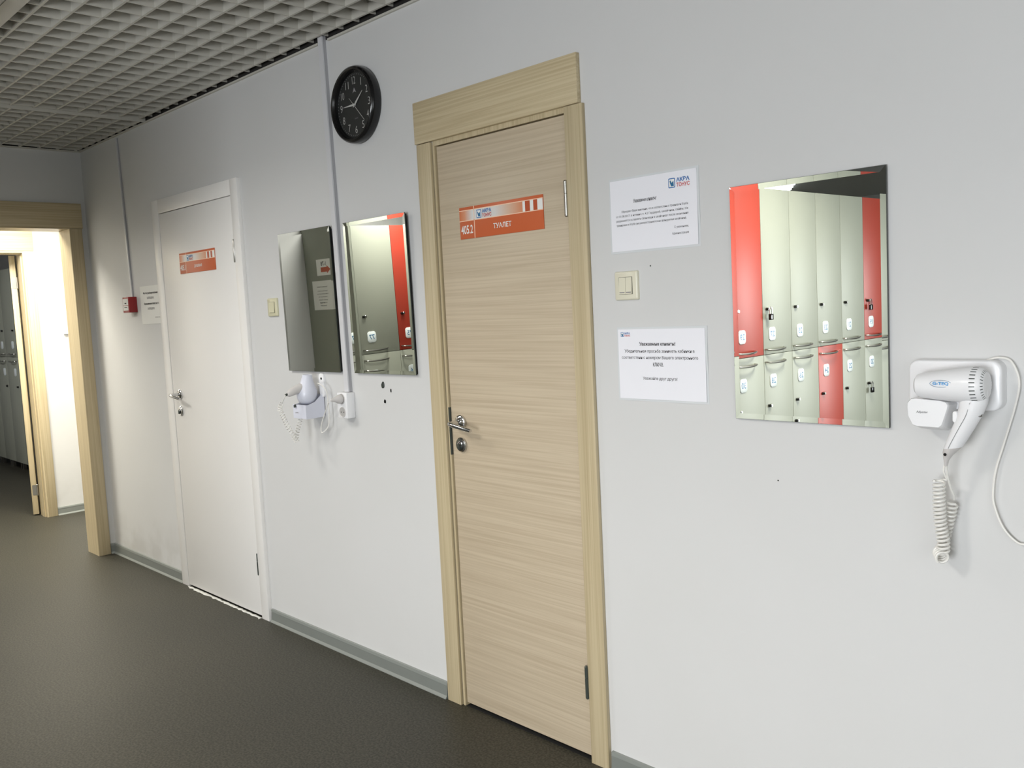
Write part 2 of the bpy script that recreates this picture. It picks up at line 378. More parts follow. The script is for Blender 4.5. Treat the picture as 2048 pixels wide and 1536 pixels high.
# ---------------------------------------------------------------- door_1 : wooden toilet door
def lever(parent, x, z, s=1.0):
    h = bpy.data.objects.new('door_handle', None); col.objects.link(h); h.parent = parent; h.location = (x, 0, z); h.empty_display_size = .02
    bm = bmesh.new(); lathe(bm, [(0, .026), (.006, .026), (.010, .022), (.012, .012)], (0, 0, 0), (0, -1, 0)); obj('rosette', bm, M['chrome'], h, True)
    bm = bmesh.new()
    pts = smooth_path([(0, -.008, 0), (0, -.03, 0), (-.001, -.047, .001), (.010, -.057, .001), (.04, -.060, -.004), (.075, -.057, -.010), (.108, -.052, -.016)], 5)
    n = len(pts); rr = [.0085 if i < n*.35 else .0095-.003*(i-n*.35)/(n*.65) for i in range(n)]
    tube(bm, pts, rr, 12); obj('lever', bm, M['chrome'], h, True)
def escutcheon(parent, x, z):
    h = bpy.data.objects.new('thumb_turn', None); col.objects.link(h); h.parent = parent; h.location = (x, 0, z); h.empty_display_size = .02
    bm = bmesh.new(); lathe(bm, [(0, .026), (.005, .026), (.009, .022), (.010, .010)], (0, 0, 0), (0, -1, 0)); obj('rosette', bm, M['chrome'], h, True)
    bm = bmesh.new(); box(bm, -.0035, .0035, -.018, -.009, -.016, .004, bev=.0015); obj('turn_piece', bm, M['edge'], h, True)
    bm = bmesh.new(); lathe(bm, [(0.009, .008), (.016, .007), (.017, .004)], (0, 0, .004), (0, -1, 0), 14); obj('knob', bm, M['chrome'], h, True)
def hinge(parent, x, z, h=.108, y=-.006, r=.0062, m_='satin'):
    bm = bmesh.new()
    lathe(bm, [(-h/2, r*.6), (-h/2+.003, r), (h*.12, r), (h*.125, r*.75), (h*.14, r*.75), (h*.145, r), (h/2-.003, r), (h/2, r*.6)], (x, y, z), (0, 0, 1), 12)
    return obj('hinge', bm, M[m_], parent, True)

d1 = thing('door_1', 'beige wood-grain laminate door with the large orange number sign', 'door', (3.327, 0, 0), kind='structure')
X = lambda v: v-3.327
bx('door_leaf', M['leaf_wood'], d1, X(3.4185), X(4.0275), .002, .040, .013, 2.008, bev=.001)
leaf1 = d1.children[0]
bx('casing', M['case_wood'], d1, X(3.327), X(3.4005), -.014, 0, 0, 2.0265, bev=.0015).name = 'casing'
bx('casing', M['case_wood'], d1, X(4.0335), X(4.105), -.0145, 0, 0, 2.0265, bev=.0015)
bx('header_casing', M['head_wood'], d1, X(3.322), X(4.092), -.017, 0, 2.0285, 2.172, bev=.0015)
bm = bmesh.new(); box(bm, X(3.4045), X(3.4145), -.004, .10, 0, 2.018); box(bm, X(4.0305), X(4.0375), .0, .10, 0, 2.018); box(bm, X(3.4045), X(4.0375), -.003, .10, 2.012, 2.0286)
obj('jamb', bm, M['case_wood'], d1)
bx('gap_shade', M['dark'], d1, X(3.418), X(4.030), -.001, .11, .0002, .0016)  # black floor strip standing in for the shade under the leaf
bx('dark_backing', M['dark'], d1, X(3.4145), X(4.0305), .045, .055, 0.0, 2.012)  # black sheet filling the opening behind the leaf, so its gaps go dark
lever(leaf1, X(3.472), 1.049); escutcheon(leaf1, X(3.470), .970)
hinge(d1, X(4.0285), 1.760, y=-.0145); hinge(d1, X(4.0285), .262, y=-.0145, m_='edge')
bx('strike_plate', M['edge'], d1, X(3.411), X(3.4165), -.0045, .004, .93, 1.10)

d2 = thing('door_2', 'plain white door with a small orange number sign', 'door', (1.033, 0, 0), kind='structure')
X = lambda v: v-1.033
leaf2 = bx('door_leaf', M['white_door'], d2, X(1.1185), X(1.9295), -.0165, .022, .013, 2.019, bev=.001)
bx('casing', M['white_door'], d2, X(1.033), X(1.1125), -.018, 0, 0, 2.0945, bev=.0006)
bx('casing', M['white_door'], d2, X(1.9302), X(1.998), -.0185, 0, 0, 2.0945, bev=.0006)
bx('header_casing', M['white_door'], d2, X(1.1127), X(1.9300), -.018, 0, 2.0225, 2.0943, bev=.0006)
bx('gap_shade', M['dark'], d2, X(1.114), X(1.930), -.006, .11, .0002, .0016)  # shade under the white leaf, put in as a black strip
bx('dark_backing', M['dark'], d2, X(1.113), X(1.933), .035, .045, 0, 2.02)  # full black sheet behind the white leaf that darkens its gaps
lever(leaf2, X(1.203), 1.064); escutcheon(leaf2, X(1.201), .976)
for o in leaf2.children: o.location.y = -.0165
hinge(d2, X(1.930), 1.766, y=-.0185, r=.005); hinge(d2, X(1.922), .266, y=-.0165, r=.004, m_='edge')
random.seed(4)
bm = bmesh.new()
n = 46; top = []; 
rings = []
for i in range(n+1):
    xx = X(1.12)+(1.925-1.12)*i/n; wd = .004+.009*random.random(); hh = .002+.004*random.random()
    yc = -.020-.004*random.random()
    rings.append([(xx, yc-wd, 0.0), (xx, yc-wd*.3, hh), (xx, yc+wd*.5, hh*.8), (xx, yc+wd, 0.0)])
loft(bm, rings); obj('threshold_sealant', bm, M['caulk'], d2)

# ---------------------------------------------------------------- passage doorways
d3 = thing('door_3', 'open doorway with beige casing in the far left wall', 'doorway', (0, -.51, 0), kind='structure')
def Y(v): return v+.51
bx('casing', M['case_wood'], d3, 0, .016, Y(-.108), Y(-.036), 0, 2.046, bev=.0015)
bx('casing', M['case_wood'], d3, 0, .016, Y(-.984), Y(-.912), 0, 2.046, bev=.0015)
bx('header_casing', M['head_wood_y'], d3, 0, .018, Y(-.990), Y(-.030), 2.0475, 2.199, bev=.0015)
bx('jamb', M['case_wood'], d3, -.180, .014, Y(-.109), Y(-.1075)+.0, 0, 2.045)
bx('jamb', M['case_wood'], d3, -.180, .014, Y(-.9125), Y(-.911), 0, 2.045)
bx('jamb', M['head_wood_y'], d3, -.180, .014, Y(-.911), Y(-.109), 2.0445, 2.0465)

d4 = thing('door_4', 'beige doorway with its leaf swung open beyond the bright passage', 'doorway', (-1.56, -.36, 0), kind='structure')
def Y(v): return v+.36
bx('casing', M['case_wood'], d4, 0, .015, Y(.066), Y(.131), 0, 2.0305, bev=.0015)
bx('casing', M['case_wood'], d4, 0, .015, Y(-.865), Y(-.80), 0, 2.0305, bev=.0015)
bx('header_casing', M['head_wood_y'], d4, 0, .017, Y(-.868), Y(.134), 2.032, 2.180, bev=.0015)
bm = bmesh.new(); box(bm, -.145, .013, Y(.054), Y(.0655), 0, 2.031); box(bm, -.085, -.02, Y(.046), Y(.054), 0, 2.02)
box(bm, -.145, .013, Y(-.80), Y(-.788), 0, 2.031); box(bm, -.145, .013, Y(-.788), Y(.054), 2.018, 2.031); box(bm, -.085, -.02, Y(-.788), Y(.046), 2.008, 2.018)
obj('jamb', bm, M['case_wood'], d4)
lf = bx('door_leaf', M['case_wood'], d4, -.78, 0, -.040, 0.0, .010, 2.008, bev=.001)
lf.location = (-.142, Y(.040), 0); lf.rotation_euler = (0, 0, R(-22))
h1 = hinge(lf, .004, 1.80, .09, y=.004, r=.006); h2 = hinge(lf, .004, .20, .09, y=.004, r=.006)
bx('hinge_plate', M['satin'], lf, 0, .0015, -.030, -.002, 1.76, 1.84); bx('hinge_plate', M['satin'], lf, 0, .0015, -.030, -.002, .16, .24)

pb = thing('wall_plaque', 'white framed notice on the bright passage wall, half hidden by the doorway', 'notice', (-1.56, .45, 1.66), R(90))
bx('panel', M['white_door'], pb, -.155, .155, -.016, 0, -.265, .265, bev=.001)
for i, s_ in enumerate(('Правила', 'посещения', 'раздевалки')): lt(s_, M['ink_g'], pb, -.12, -.0165, .1-.05*i, h=.02, align='l')

# ---------------------------------------------------------------- lockers
def locker(label, loc, rotz, w_, nums, cols, seam, top=2.05, padlock=(0, 0), group=None, numerals=True):
    t = thing('locker', label, 'locker', loc, rotz, group)
    bm = bmesh.new(); box(bm, .001, w_-.001, .019, .56, .095, top-.002); obj('carcass', bm, M['lock_c'], t)
    for lx_ in (.02, w_-.05):
        for ly_ in (.05, .50): bx('leg', M['satin'], t, lx_, lx_+.03, ly_, ly_+.03, 0, .095)
    for i, (z0, z1) in enumerate(((seam+.0015, top), (.09, seam-.0015))):
        d = bx('door', M['lock_r' if cols[i] else 'lock_w'], t, .0015, w_-.0015, 0, .018, z0, z1, bev=.0012)
        sg = 1 if i == 0 else -1
        hz = seam+(.031 if i == 0 else -.042)
        bm = bmesh.new()
        pts = smooth_path([(w_-.225, 0.001, hz), (w_-.215, -.020, hz-.002), (w_-.175, -.030, hz-.005), (w_-.12, -.034, hz-.006), (w_-.065, -.030, hz-.005), (w_-.025, -.020, hz-.002), (w_-.016, 0.001, hz)], 4)
        tube(bm, pts, [.0045+.002*math.sin(math.pi*k/(len(pts)-1)) for k in range(len(pts))], 7); obj('handle', bm, M['satin'], d, True)
        kz = seam+(.265 if i == 0 else -.30)
        bm = bmesh.new(); lathe(bm, [(0, .010), (.012, .010), (.014, .008)], (w_-.055, 0, kz), (0, -1, 0), 12); obj('lock', bm, M['satin'], d, True)
        bm = bmesh.new(); lathe(bm, [(.0, .0085), (.010, .0085), (.017, .006)], (w_-.040, 0, kz), (0, -1, 0), 10); obj('lock_cam', bm, M['black'], d, True)
        pz = seam+(.119 if i == 0 else -.155)
        bm = bmesh.new(); prism_y(bm, [(x_+w_-.097, z_+pz) for x_, z_ in rrect(.074, .078, .020)], -.004, 0, .0012); p = obj('number_plate', bm, M['plate'], t, True)
        if numerals: lt(str(nums[i]), M['num_blue'], p, w_-.097, -.0045, pz, h=.034, name='numeral', bold=.01)
        if padlock[i]:
            pl = thing('padlock', PL.get(nums[i], 'black padlock'), 'padlock', loc, rotz)
            cx = w_-.045; cz = kz-.034
            bm = bmesh.new(); box(bm, cx-.020, cx+.014, -.034, -.018, cz-.03, cz+.006, bev=.004); obj('body', bm, M['black'], pl, True)
            bm = bmesh.new(); tube(bm, smooth_path([(cx-.014, -.026, cz), (cx-.014, -.026, cz+.032), (cx-.003, -.026, cz+.045), (cx+.008, -.026, cz+.032), (cx+.008, -.026, cz)], 4), .0028, 7); obj('shackle', bm, M['chrome'], pl, True)
    return t
W_ = .326
YB = -2.316; XB = 3.12
LB = ['locker column with red upper door, leftmost in the large mirror, plates 29 and 30',
      'all-grey locker column with a padlock, beside the red-topped one at the mirror edge',
      'grey locker column with two small round locks, second right of red door 29',
      'locker column with grey upper door and red lower door, middle of the large mirror',
      'grey locker column between the red-bottomed and the red-topped columns',
      'locker column with red padlocked upper door and padlocked grey lower door',
      'padlocked grey locker column cut off by the right edge of the large mirror',
      'end locker column of the middle row, hidden past the mirror edge']
PL = {27: 'black padlock on the grey upper locker door beside the bright red one', 19: 'black padlock on the red upper locker door', 17: 'black padlock at the right edge of the large mirror, above a red label',
      20: 'black padlock on a grey lower locker door, under the red upper door'}
for k in range(8):
    a = 29-2*k; y0 = YB-W_*(k+1)
    red = (1 if a in (29, 19) else 0, 1 if a+1 == 24 else 0)
    locker(LB[k], (XB, y0, 0), R(90), W_, (a, a+1), red, 1.073, top=2.03, padlock=(1 if a in (27, 19, 17) else 0, 1 if a+1 == 20 else 0), group='lockers in the middle row')
    if a == 19:
        st = thing('red_sticker', 'small dark red label above the 19 plate on the red locker', 'sticker', (XB, y0, 0), R(90))
        bm = bmesh.new(); box(bm, W_-.132, W_-.066, -.0016, -.0002, 1.27, 1.33); obj('label_film', bm, M['red'], st)
        lt('Занято', M['white'], st, W_-.099, -.002, 1.308, w=.05)
    if a == 17:
        st = thing('red_sticker', 'red label on the pale locker door above the 17 plate', 'sticker', (XB, y0, 0), R(90))
        bm = bmesh.new(); box(bm, W_-.135, W_-.063, -.0016, -.0002, 1.27, 1.345); obj('label_film', bm, M['orange2'], st)
        lt('Занято', M['white'], st, W_-.099, -.002, 1.31, w=.055)
YA = -1.566; XA = .60
LA = ['grey locker column with plates 77 and 78 filling the mirror by the wooden door', 'locker column with red upper door 75, next to 77 in the small mirror', 'third locker column of the end row, past the red-topped one']
for k in range(3):
    a = 77-2*k; y0 = YA-.018-.335*(k+1)
    locker(LA[k], (XA, y0, 0), R(90), .335, (a, a+1), (1 if a == 75 else 0, 0), 1.095, top=1.992, group='lockers in the end row')
ep = tag(bx('locker_end_panel', M['lock_c'], None, .002, XA, YA-.018, YA, 0, 1.992), 'grey laminate end panel of the locker row, carrying two notices', 'panel')
for k in range(5):
    x0 = -3.61-.37*(k+1)
    wh = ['nearest the open door leaf', 'second from the open door leaf', 'third from the open door leaf', 'fourth from the open door leaf', 'last one, deepest in the room'][k]
    locker(f'grey locker column seen through both doorways, {wh}', (x0, .6, 0), 0, .37, (0, 0), (0, 0), 1.174, numerals=False, group='lockers in the far room')
# notices on the end panel (facing +y, read in the left small mirror)
n1 = thing('arrow_notice', 'white sheet with 1-78 and a red arrow, in the left small mirror', 'notice', (.263, YA+.0005, 1.7315), R(180))
bx('sheet', M['paper2'], n1, -.105, .105, -.001, 0, -.058, .058)
lt('1-78', M['ink'], n1, .012, -.0015, .026, h=.030, name='lettering', bold=.012)
bm = bmesh.new(); prism_y(bm, [(.05, .000), (.05, -.034), (-.03, -.034), (-.03, -.046), (-.075, -.017), (-.03, .012), (-.03, .000)], -.0017, -.0011); obj('arrow', bm, M['orange2'], n1)
n2 = thing('rules_notice', 'white text sheet below the arrow sheet, in the left small mirror', 'notice', (.2285, YA+.0005, 1.5315), R(180))
bx('sheet', M['paper2'], n2, -.1485, .1485, -.001, 0, -.105, .105)
for i, s_ in enumerate(('Уважаемые клиенты!', 'Просим Вас не оставлять', 'личные вещи без присмотра', 'и закрывать шкафчики', 'на ключ. Спасибо', 'за понимание!', 'Администрация')):
    lt(s_, M['ink'], n2, .12 if i else .0, -.0015, .062-.021*i-(.01 if i else 0), h=.010, align='c' if not i else 'c').location.x = 0.02

# ---------------------------------------------------------------- wall mirrors
def mirror(label, x0, x1, z0, z1, off=.012, pitch=0.0):
    cx, cz = (x0+x1)/2, (z0+z1)/2; W2, H2 = (x1-x0)/2, (z1-z0)/2
    t = thing('wall_mirror', label, 'mirror', (cx, -H2*math.sin(R(pitch)), cz)); t.rotation_euler = (R(pitch), 0, 0)
    bm = bmesh.new(); box(bm, -W2+.004, W2-.004, -off, -.001, -H2+.004, H2-.004); obj('backing', bm, M['dark'], t)
    bm = bmesh.new(); r = lambda w, h, y: [(-w, y, -h), (w, y, -h), (w, y, h), (-w, y, h)]
    b_ = .0145
    loft(bm, [r(W2, H2, -off-.0002), r(W2, H2, -off-.0035)]); obj('glass_edge', bm, M['edge'], t)
    bm = bmesh.new()
    vs = [[bm.verts.new(p) for p in q] for q in (r(W2-.0006, H2-.0006, -off-.0041), r(W2-b_, H2-b_, -off-.0038))]
    bm.faces.new(vs[1])
    obj('mirror_glass', bm, M['mirror'], t)
    bm = bmesh.new(); vs = [[bm.verts.new(p) for p in q] for q in (r(W2-.0006, H2-.0006, -off-.0041), r(W2-b_, H2-b_, -off-.0038))]
    for i in range(4):
        j = (i+1) % 4; bm.faces.new((vs[0][i], vs[0][j], vs[1][j], vs[1][i]))
    obj('bevelled_rim', bm, M['mirror'], t)
    return t
mirror('frameless mirror nearest the white door, above the small hair dryer', 2.342, 2.750, 1.2115, 1.803, .009, 1.0)
mirror('frameless mirror just left of the wooden door, showing locker 77', 2.848, 3.248, 1.2115, 1.803, .009, 1.0)
mirror('large frameless mirror showing a row of lockers, beside the white hair dryer', 4.588, 4.990, 1.129, 1.722, .006, .15)

# ---------------------------------------------------------------- trunking, call point, sockets, switches
def trunking(label, a, b_, w_=.024, d=.016, extra=None):
    t = thing('cable_trunking', label, 'trunking')
    (x0, z0), (x1, z1) = a, b_
    bm = bmesh.new(); loft(bm, [[(x0-w_/2, -.0, z0), (x0+w_/2, 0, z0), (x0+w_/2, -d, z0), (x0-w_/2, -d, z0)], [(x1-w_/2, -.0, z1), (x1+w_/2, 0, z1), (x1+w_/2, -d, z1), (x1-w_/2, -d, z1)]])
    obj('channel', bm, M['trunk_g'], t)
    bm = bmesh.new(); loft(bm, [[(x0-w_/2-.001, -d+.003, z0), (x0+w_/2+.001, -d+.003, z0), (x0+w_/2-.001, -d-.001, z0), (x0-w_/2+.001, -d-.001, z0)], [(x1-w_/2-.001, -d+.003, z1), (x1+w_/2+.001, -d+.003, z1), (x1+w_/2-.001, -d-.001, z1), (x1-w_/2+.001, -d-.001, z1)]])
    obj('cover', bm, M['trunk'], t)
    return t
trunking('white vertical trunking running from the ceiling down to the double socket', (2.792, 1.135), (2.765, 2.56), .030, .018)
trunking('thin white trunking running from the ceiling to the red call point', (.640, 1.600), (.602, 2.50), .018, .010)
cp = thing('fire_call_point', 'red fire alarm call point at the foot of the thin trunking', 'alarm', (.642, 0, 1.558))
bx('housing', M['red'], cp, -.045, .045, -.048, 0, -.044, .044, bev=.003)
bx('label_panel', M['paper2'], cp, -.036, .036, -.0492, -.0478, -.002, .034); bx('label_panel', M['paper2'], cp, -.036, .036, -.0492, -.0478, -.032, -.005)
bx('mark', M['ink'], cp, -.012, .012, -.0498, -.0492, .006, .012); bx('mark', M['ink'], cp, -.02, .02, -.0498, -.0492, -.016, -.012)

sk = thing('double_socket', 'white surface double socket below the trunking', 'socket', (2.7865, 0, 1.081))
bx('housing', M['plastic'], sk, -.035, .035, -.040, 0, -.052, .052, bev=.004)
for zz in (.027, -.027):
    bm = bmesh.new(); lathe(bm, [(0, .0215), (.0022, .0212), (.0024, .0195), (.0006, .0182)], (0, -.040, zz), (0, -1, 0), 28, cap=False)
    w_s = obj('socket_well', bm, M['plastic_g'], sk, True)
    bm = bmesh.new(); lathe(bm, [(.0, .0185), (.0007, .0182)], (0, -.040, zz), (0, -1, 0), 28); obj('socket_face', bm, M['plastic_d'], w_s)
    for sx_ in (-.0095, .0095):
        bm = bmesh.new(); lathe(bm, [(0, .0024), (.0004, .0024)], (sx_, -.0407, zz), (0, -1, 0), 10); obj('pin_hole', bm, M['dark'], w_s)
def switch(label, x0, x1, z0, z1, n, m_):
    cx, cz, w2, h2 = (x0+x1)/2, (z0+z1)/2, (x1-x0)/2, (z1-z0)/2
    t = thing('light_switch', label, 'switch', (cx, 0, cz))
    bm = bmesh.new(); prism_y(bm, rrect(2*w2, 2*h2, .004, 3), -.010, 0, .005); obj('frame', bm, M[m_], t, True)
    bx('rocker_recess', M['dark'], t, -w2*.58, w2*.58, -.0106, -.0095, -h2*.60, h2*.60)
    for k in range(n):
        a, b_ = -w2*.56+k*w2*1.12/n, -w2*.56+(k+1)*w2*1.12/n
        bm = bmesh.new(); loft(bm, [[(a+.0004, -.0096, z_) , (b_-.0004, -.0096, z_), (b_-.0004, y_, z_), (a+.0004, y_, z_)] for z_, y_ in ((-h2*.58, -.0135), (0, -.0120), (h2*.58, -.0112))]); rk = obj('rocker', bm, M[m_], t)
        if n > 1: bx('marking', M['ink_g'], rk, a+.003, b_-.003, -.0140, -.0132, -h2*.50, -h2*.43)
    return t
switch('cream double rocker switch between the two printed notices', 4.198, 4.281, 1.449, 1.531, 2, 'cream')
switch('small aged cream switch right of the white door', 2.185, 2.268, 1.452, 1.533, 1, 'cream_d')

# ---------------------------------------------------------------- signs and printed notices
def logo(parent, x, z, s, y):
    """blue-edged square with a curl, two words beside it; x = left edge, s = height"""
    bm = bmesh.new(); prism_y(bm, [(x+s*.42+p, z+q) for p, q in rrect(s*.84, s, s*.12)], y, y+.0003); e = obj('emblem', bm, M['blue'], parent)
    bm = bmesh.new(); prism_y(bm, [(x+s*.42+p, z+q) for p, q in rrect(s*.66, s*.80, s*.06)], y-.0003, y); obj('emblem_field', bm, M['white'], e)
    bm = bmesh.new(); prism_y(bm, [(x+s*.18, z+s*.25), (x+s*.30, z+s*.28), (x+s*.42, z+s*.02), (x+s*.66, z+s*.22), (x+s*.70, z-s*.33), (x+s*.36, z-s*.34), (x+s*.24, z-s*.05)], y-.0006, y-.0003); obj('emblem_wave', bm, M['num_blue'], e)
    lt('АКВА', M['blue'], parent, x+s*1.0, y-.0002, z+s*.27, h=s*.44, w=s*1.65, align='l', bold=.035)
    lt('ТОНУС', M['redp'], parent, x+s*1.0, y-.0002, z-s*.25, h=s*.42, w=s*1.65, align='l', bold=.02)
def door_sign(label, x0, x1, z0, z1, num, word, y):
    W2, H2 = x1-x0, z1-z0
    t = thing('door_sign', label, 'sign', (x0, y, z0))
    bx('plate', M['orange'], t, 0, W2, -.003, 0, 0, H2, bev=.0006)
    zb, zt = H2*.565, H2*.895
    bx('print_band', M['band'], t, .0015, W2*.972, -.0034, -.0028, zb, zt)
    for z_ in (zb, zt): bx('thin_line', M['cream_line'], t, 0, W2, -.0038, -.0028, z_-.0012, z_+.0012)
    bx('number_divider', M['cream_line'], t, W2*.186, W2*.193, -.0038, -.0028, 0, H2)
    for a, b_, mm_ in ((.775, .803, 'white'), (.803, .858, 'orange2'), (.858, .895, 'white'), (.895, .94, 'orange2'), (.94, .998, 'white')):
        bx('colour_block', M[mm_], t, W2*a, W2*b_, -.0038, -.0030, zb+.0015, zt-.0015)
    lt(num, M['white'], t, W2*.093, -.0036, H2*.29, h=H2*.27, w=W2*.150, bold=.015)
    lt(word, M['white'], t, W2*.53, -.0036, H2*.29, h=H2*.155, w=W2*.215, bold=.02)
    logo(t, W2*.222, (zb+zt)/2, H2*.26, -.0040)
    return t
door_sign('orange sign 405.2 ТУАЛЕТ on the wooden door', 3.524, 3.920, 1.681, 1.787, '405.2', 'ТУАЛЕТ', .0018)
door_sign('small-looking orange sign 405.1 ДУШЕВАЯ on the white door', 1.333, 1.732, 1.692, 1.796, '405.1', 'ДУШЕВАЯ', -.0168)

def sheet(name, label, x0, x1, z0, z1, tilt=0.0, film=True):
    t = thing(name, label, 'notice', ((x0+x1)/2, 0, (z0+z1)/2)); w2, h2 = (x1-x0)/2, (z1-z0)/2
    t.rotation_euler = (0, R(tilt), 0)
    bm = bmesh.new()
    nx, nz = 8, 6   # gently waved laminated sheet
    g = [[bm.verts.new((-w2+2*w2*i/nx, -.0016-.0012*math.sin(i*1.3+j*.9), -h2+2*h2*j/nz)) for j in range(nz+1)] for i in range(nx+1)]
    for i in range(nx):
        for j in range(nz): bm.faces.new((g[i][j], g[i+1][j], g[i+1][j+1], g[i][j+1]))
    ret = bmesh.ops.extrude_face_region(bm, geom=list(bm.faces))
    for v in ret['geom']:
        if isinstance(v, bmesh.types.BMVert): v.co.y = -.0002
    obj('film_edge' if film else 'paper_sheet', bm, M['film' if film else 'paper2'], t, True)
    if film: bx('paper_sheet', M['paper'], t, -w2+.006, w2-.006, -.0034, -.0029, -h2+.006, h2-.006)
    return t, w2, h2
t, w2, h2 = sheet('printed_notice', 'upper laminated notice about lockers, logo at its top right', 4.1845, 4.491, 1.582, 1.793)
YT = -.0037
logo(t, w2*.37, h2*.66, .026, YT)
lt('Уважаемые клиенты!', M['ink'], t, -.025, YT, h2*.355, h=.0105, w=.080, shear=.3, bold=.02)
for i, (s_, l_, r_) in enumerate((('Обращаем Ваше внимание, что в соответствии с правилами Клуба', -.108, .118), ('от 01.08.2017, а именно п. 4.2 Гардероб, шкафчики, сейфы. Не', -.128, .118),
        ('разрешается оставлять свои вещи в шкафчиках после окончания', -.128, .118), ('тренировок в Клубе (не распространяется на арендуемые шкафчики).', -.128, .112))):
    lt(s_, M['ink'], t, l_, YT, h2*.10-.0125*i, h=.0078, w=r_-l_, align='l', bold=.004)
lt('С уважением,', M['ink'], t, .118, YT, -h2*.46, h=.0078, w=.046, align='r'); lt('Администрация', M['ink'], t, .118, YT, -h2*.62, h=.0078, w=.054, align='r')
t, w2, h2 = sheet('printed_notice', 'lower laminated notice about cabins, logo at its top left', 4.193, 4.502, 1.160, 1.3715)
logo(t, -w2+.016, h2*.80, .013, YT)
lt('Уважаемые клиенты!', M['ink'], t, -.010, YT, h2*.545, h=.0105, w=.124, bold=.025)
for i, (s_, w__) in enumerate((('Убедительная просьба занимать кабинки в', .240), ('соответствии с номером Вашего электронного', .262), ('ключа.', .036))):
    lt(s_, M['ink'], t, -.006 if i < 2 else -.008, YT, h2*.345-.0185*i, h=.0112, w=w__, bold=.006)
lt('Уважайте друг друга!', M['ink'], t, -.004, YT, -h2*.385, h=.0112, w=.118, bold=.006)
t, w2, h2 = sheet('printed_notice', 'white notice sheet between the call point and the white door', .742, 1.032, 1.444, 1.655, film=False)
lt('Фотографирование', M['ink'], t, 0, -.003, h2*.62, h=.015, w=.20, bold=.025); lt('ЗАПРЕЩЕНО!', M['ink_g'], t, -.005, -.003, h2*.36, h=.015, w=.095, bold=.02)
lt('Окрашивание волос и т.п.', M['ink'], t, .004, -.003, h2*.06, h=.015, w=.20, bold=.025); lt('ЗАПРЕЩЕНО!', M['ink_g'], t, -.005, -.003, -h2*.20, h=.015, w=.095, bold=.02)
lt('Администрация', M['ink_g'], t, w2-.02, -.003, -h2*.66, h=.008, w=.085, align='r')

# ---------------------------------------------------------------- wall clock
ck = thing('wall_clock', 'round black wall clock with silver numerals showing quarter to two', 'clock', (2.984, 0, 2.231))
bm = bmesh.new(); lathe(bm, [(0, .136), (.010, .142), (.030, .142), (.040, .138), (.044, .133), (.043, .127), (.036, .1215), (.026, .119), (.022, .119)], (0, 0, 0), (0, -1, 0), 72, cap=False)
obj('rim', bm, M['black'], ck, True)
bm = bmesh.new(); lathe(bm, [(.001, .1195), (.0225, .1195)], (0, 0, 0), (0, -1, 0), 48); dl = obj('dial', bm, M['dial'], ck)
bm = bmesh.new(); box(bm, .05, .09, -.0229, -.0226, -.002, -.001); bm.free()
for k in range(1, 13):
    a = R(30*k); r_ = .091
    lt(str(k), M['silver'], dl, r_*math.sin(a), -.0230, r_*math.cos(a), h=.027, w=None if k == 1 else (.0135 if k < 10 else .0205), name='numeral', bold=-.012)
bm = bmesh.new()
for k in range(60):
    a = R(6*k); c_, s_ = math.cos(a), math.sin(a); q = []
    for dx, dz in ((-.0005, .110), (.0005, .110), (.0005, .114), (-.0005, .114)): q.append((dx*c_+dz*s_, -.0229, -dx*s_+dz*c_))
    bm.faces.new([bm.verts.new(p) for p in q])
obj('minute_track', bm, M['silver'], dl)
def hand(ang, L, wd, tail, y, nm):
    bm = bmesh.new(); poly = [(-wd*.35, -tail), (wd*.35, -tail), (wd, L*.18), (.0006, L), (-.0006, L), (-wd, L*.18)]
    a = R(ang); prism_y(bm, [(x_*math.cos(a)+z_*math.sin(a), -x_*math.sin(a)+z_*math.cos(a)) for x_, z_ in poly], y-.0008, y); obj(nm, bm, M['silver'], ck)
hand(52, .070, .0042, .012, -.0255, 'hour_hand'); hand(271, .072, .0036, .012, -.0275, 'minute_hand'); hand(136, .092, .0009, .040, -.0295, 'second_hand')
bm = bmesh.new(); lathe(bm, [(.022, .0045), (.0315, .0045), (.032, .003)], (0, 0, 0), (0, -1, 0), 16); obj('hub', bm, M['silver'], ck, True)
lt('QUARTZ', M['ink_g'], dl, .004, -.0230, -.050, h=.0045)
bm = bmesh.new(); prism_y(bm, [(-.012, .045), (.0, .064), (.012, .045), (.004, .049), (-.004, .049)], -.0229, -.0226); obj('emblem', bm, M['ink_g'], dl)

# ---------------------------------------------------------------- large hair dryer at right
mt_ = thing('hair_dryer_mount', 'white wall plate with adjuster box holding the large hair dryer', 'dryer holder', (5.13, 0, 1.235))
def L(p): return (p[0]-5.13, p[1], p[2]-1.235)
bm = bmesh.new(); prism_y(bm, [(x_+.008, z_) for x_, z_ in rrect(.190, .106, .021, 8)], -.032, 0, .005); obj('wall_plate', bm, M['plastic'], mt_, True)
front = [(5.059, 1.190), (5.0595, 1.200), (5.067, 1.2085), (5.078, 1.210), (5.130, 1.2075), (5.142, 1.204), (5.146, 1.197), (5.1445, 1.189), (5.133, 1.153), (5.126, 1.1475), (5.080, 1.148), (5.070, 1.151), (5.0605, 1.170)]
fc = (5.103, 1.182)
rings = []
for y_, f_, dz in ((-.028, 1.0, -.012), (-.055, 1.02, -.006), (-.074, 1.0, -.001), (-.079, .985, 0), (-.082, .95, 0)):
    rings.append([L((fc[0]+(a-fc[0])*f_, y_, fc[1]+(c_-fc[1])*f_+dz*(1 if c_ < 1.18 else .2))) for a, c_ in front])
bm = bmesh.new(); loft(bm, rings); ab = obj('adjuster_box', bm, M['plastic'], mt_, True)
lt('Adjuster', M['ink'], ab, 5.092-5.13, -.0824, 1.180-1.235, h=.0062, w=.024)
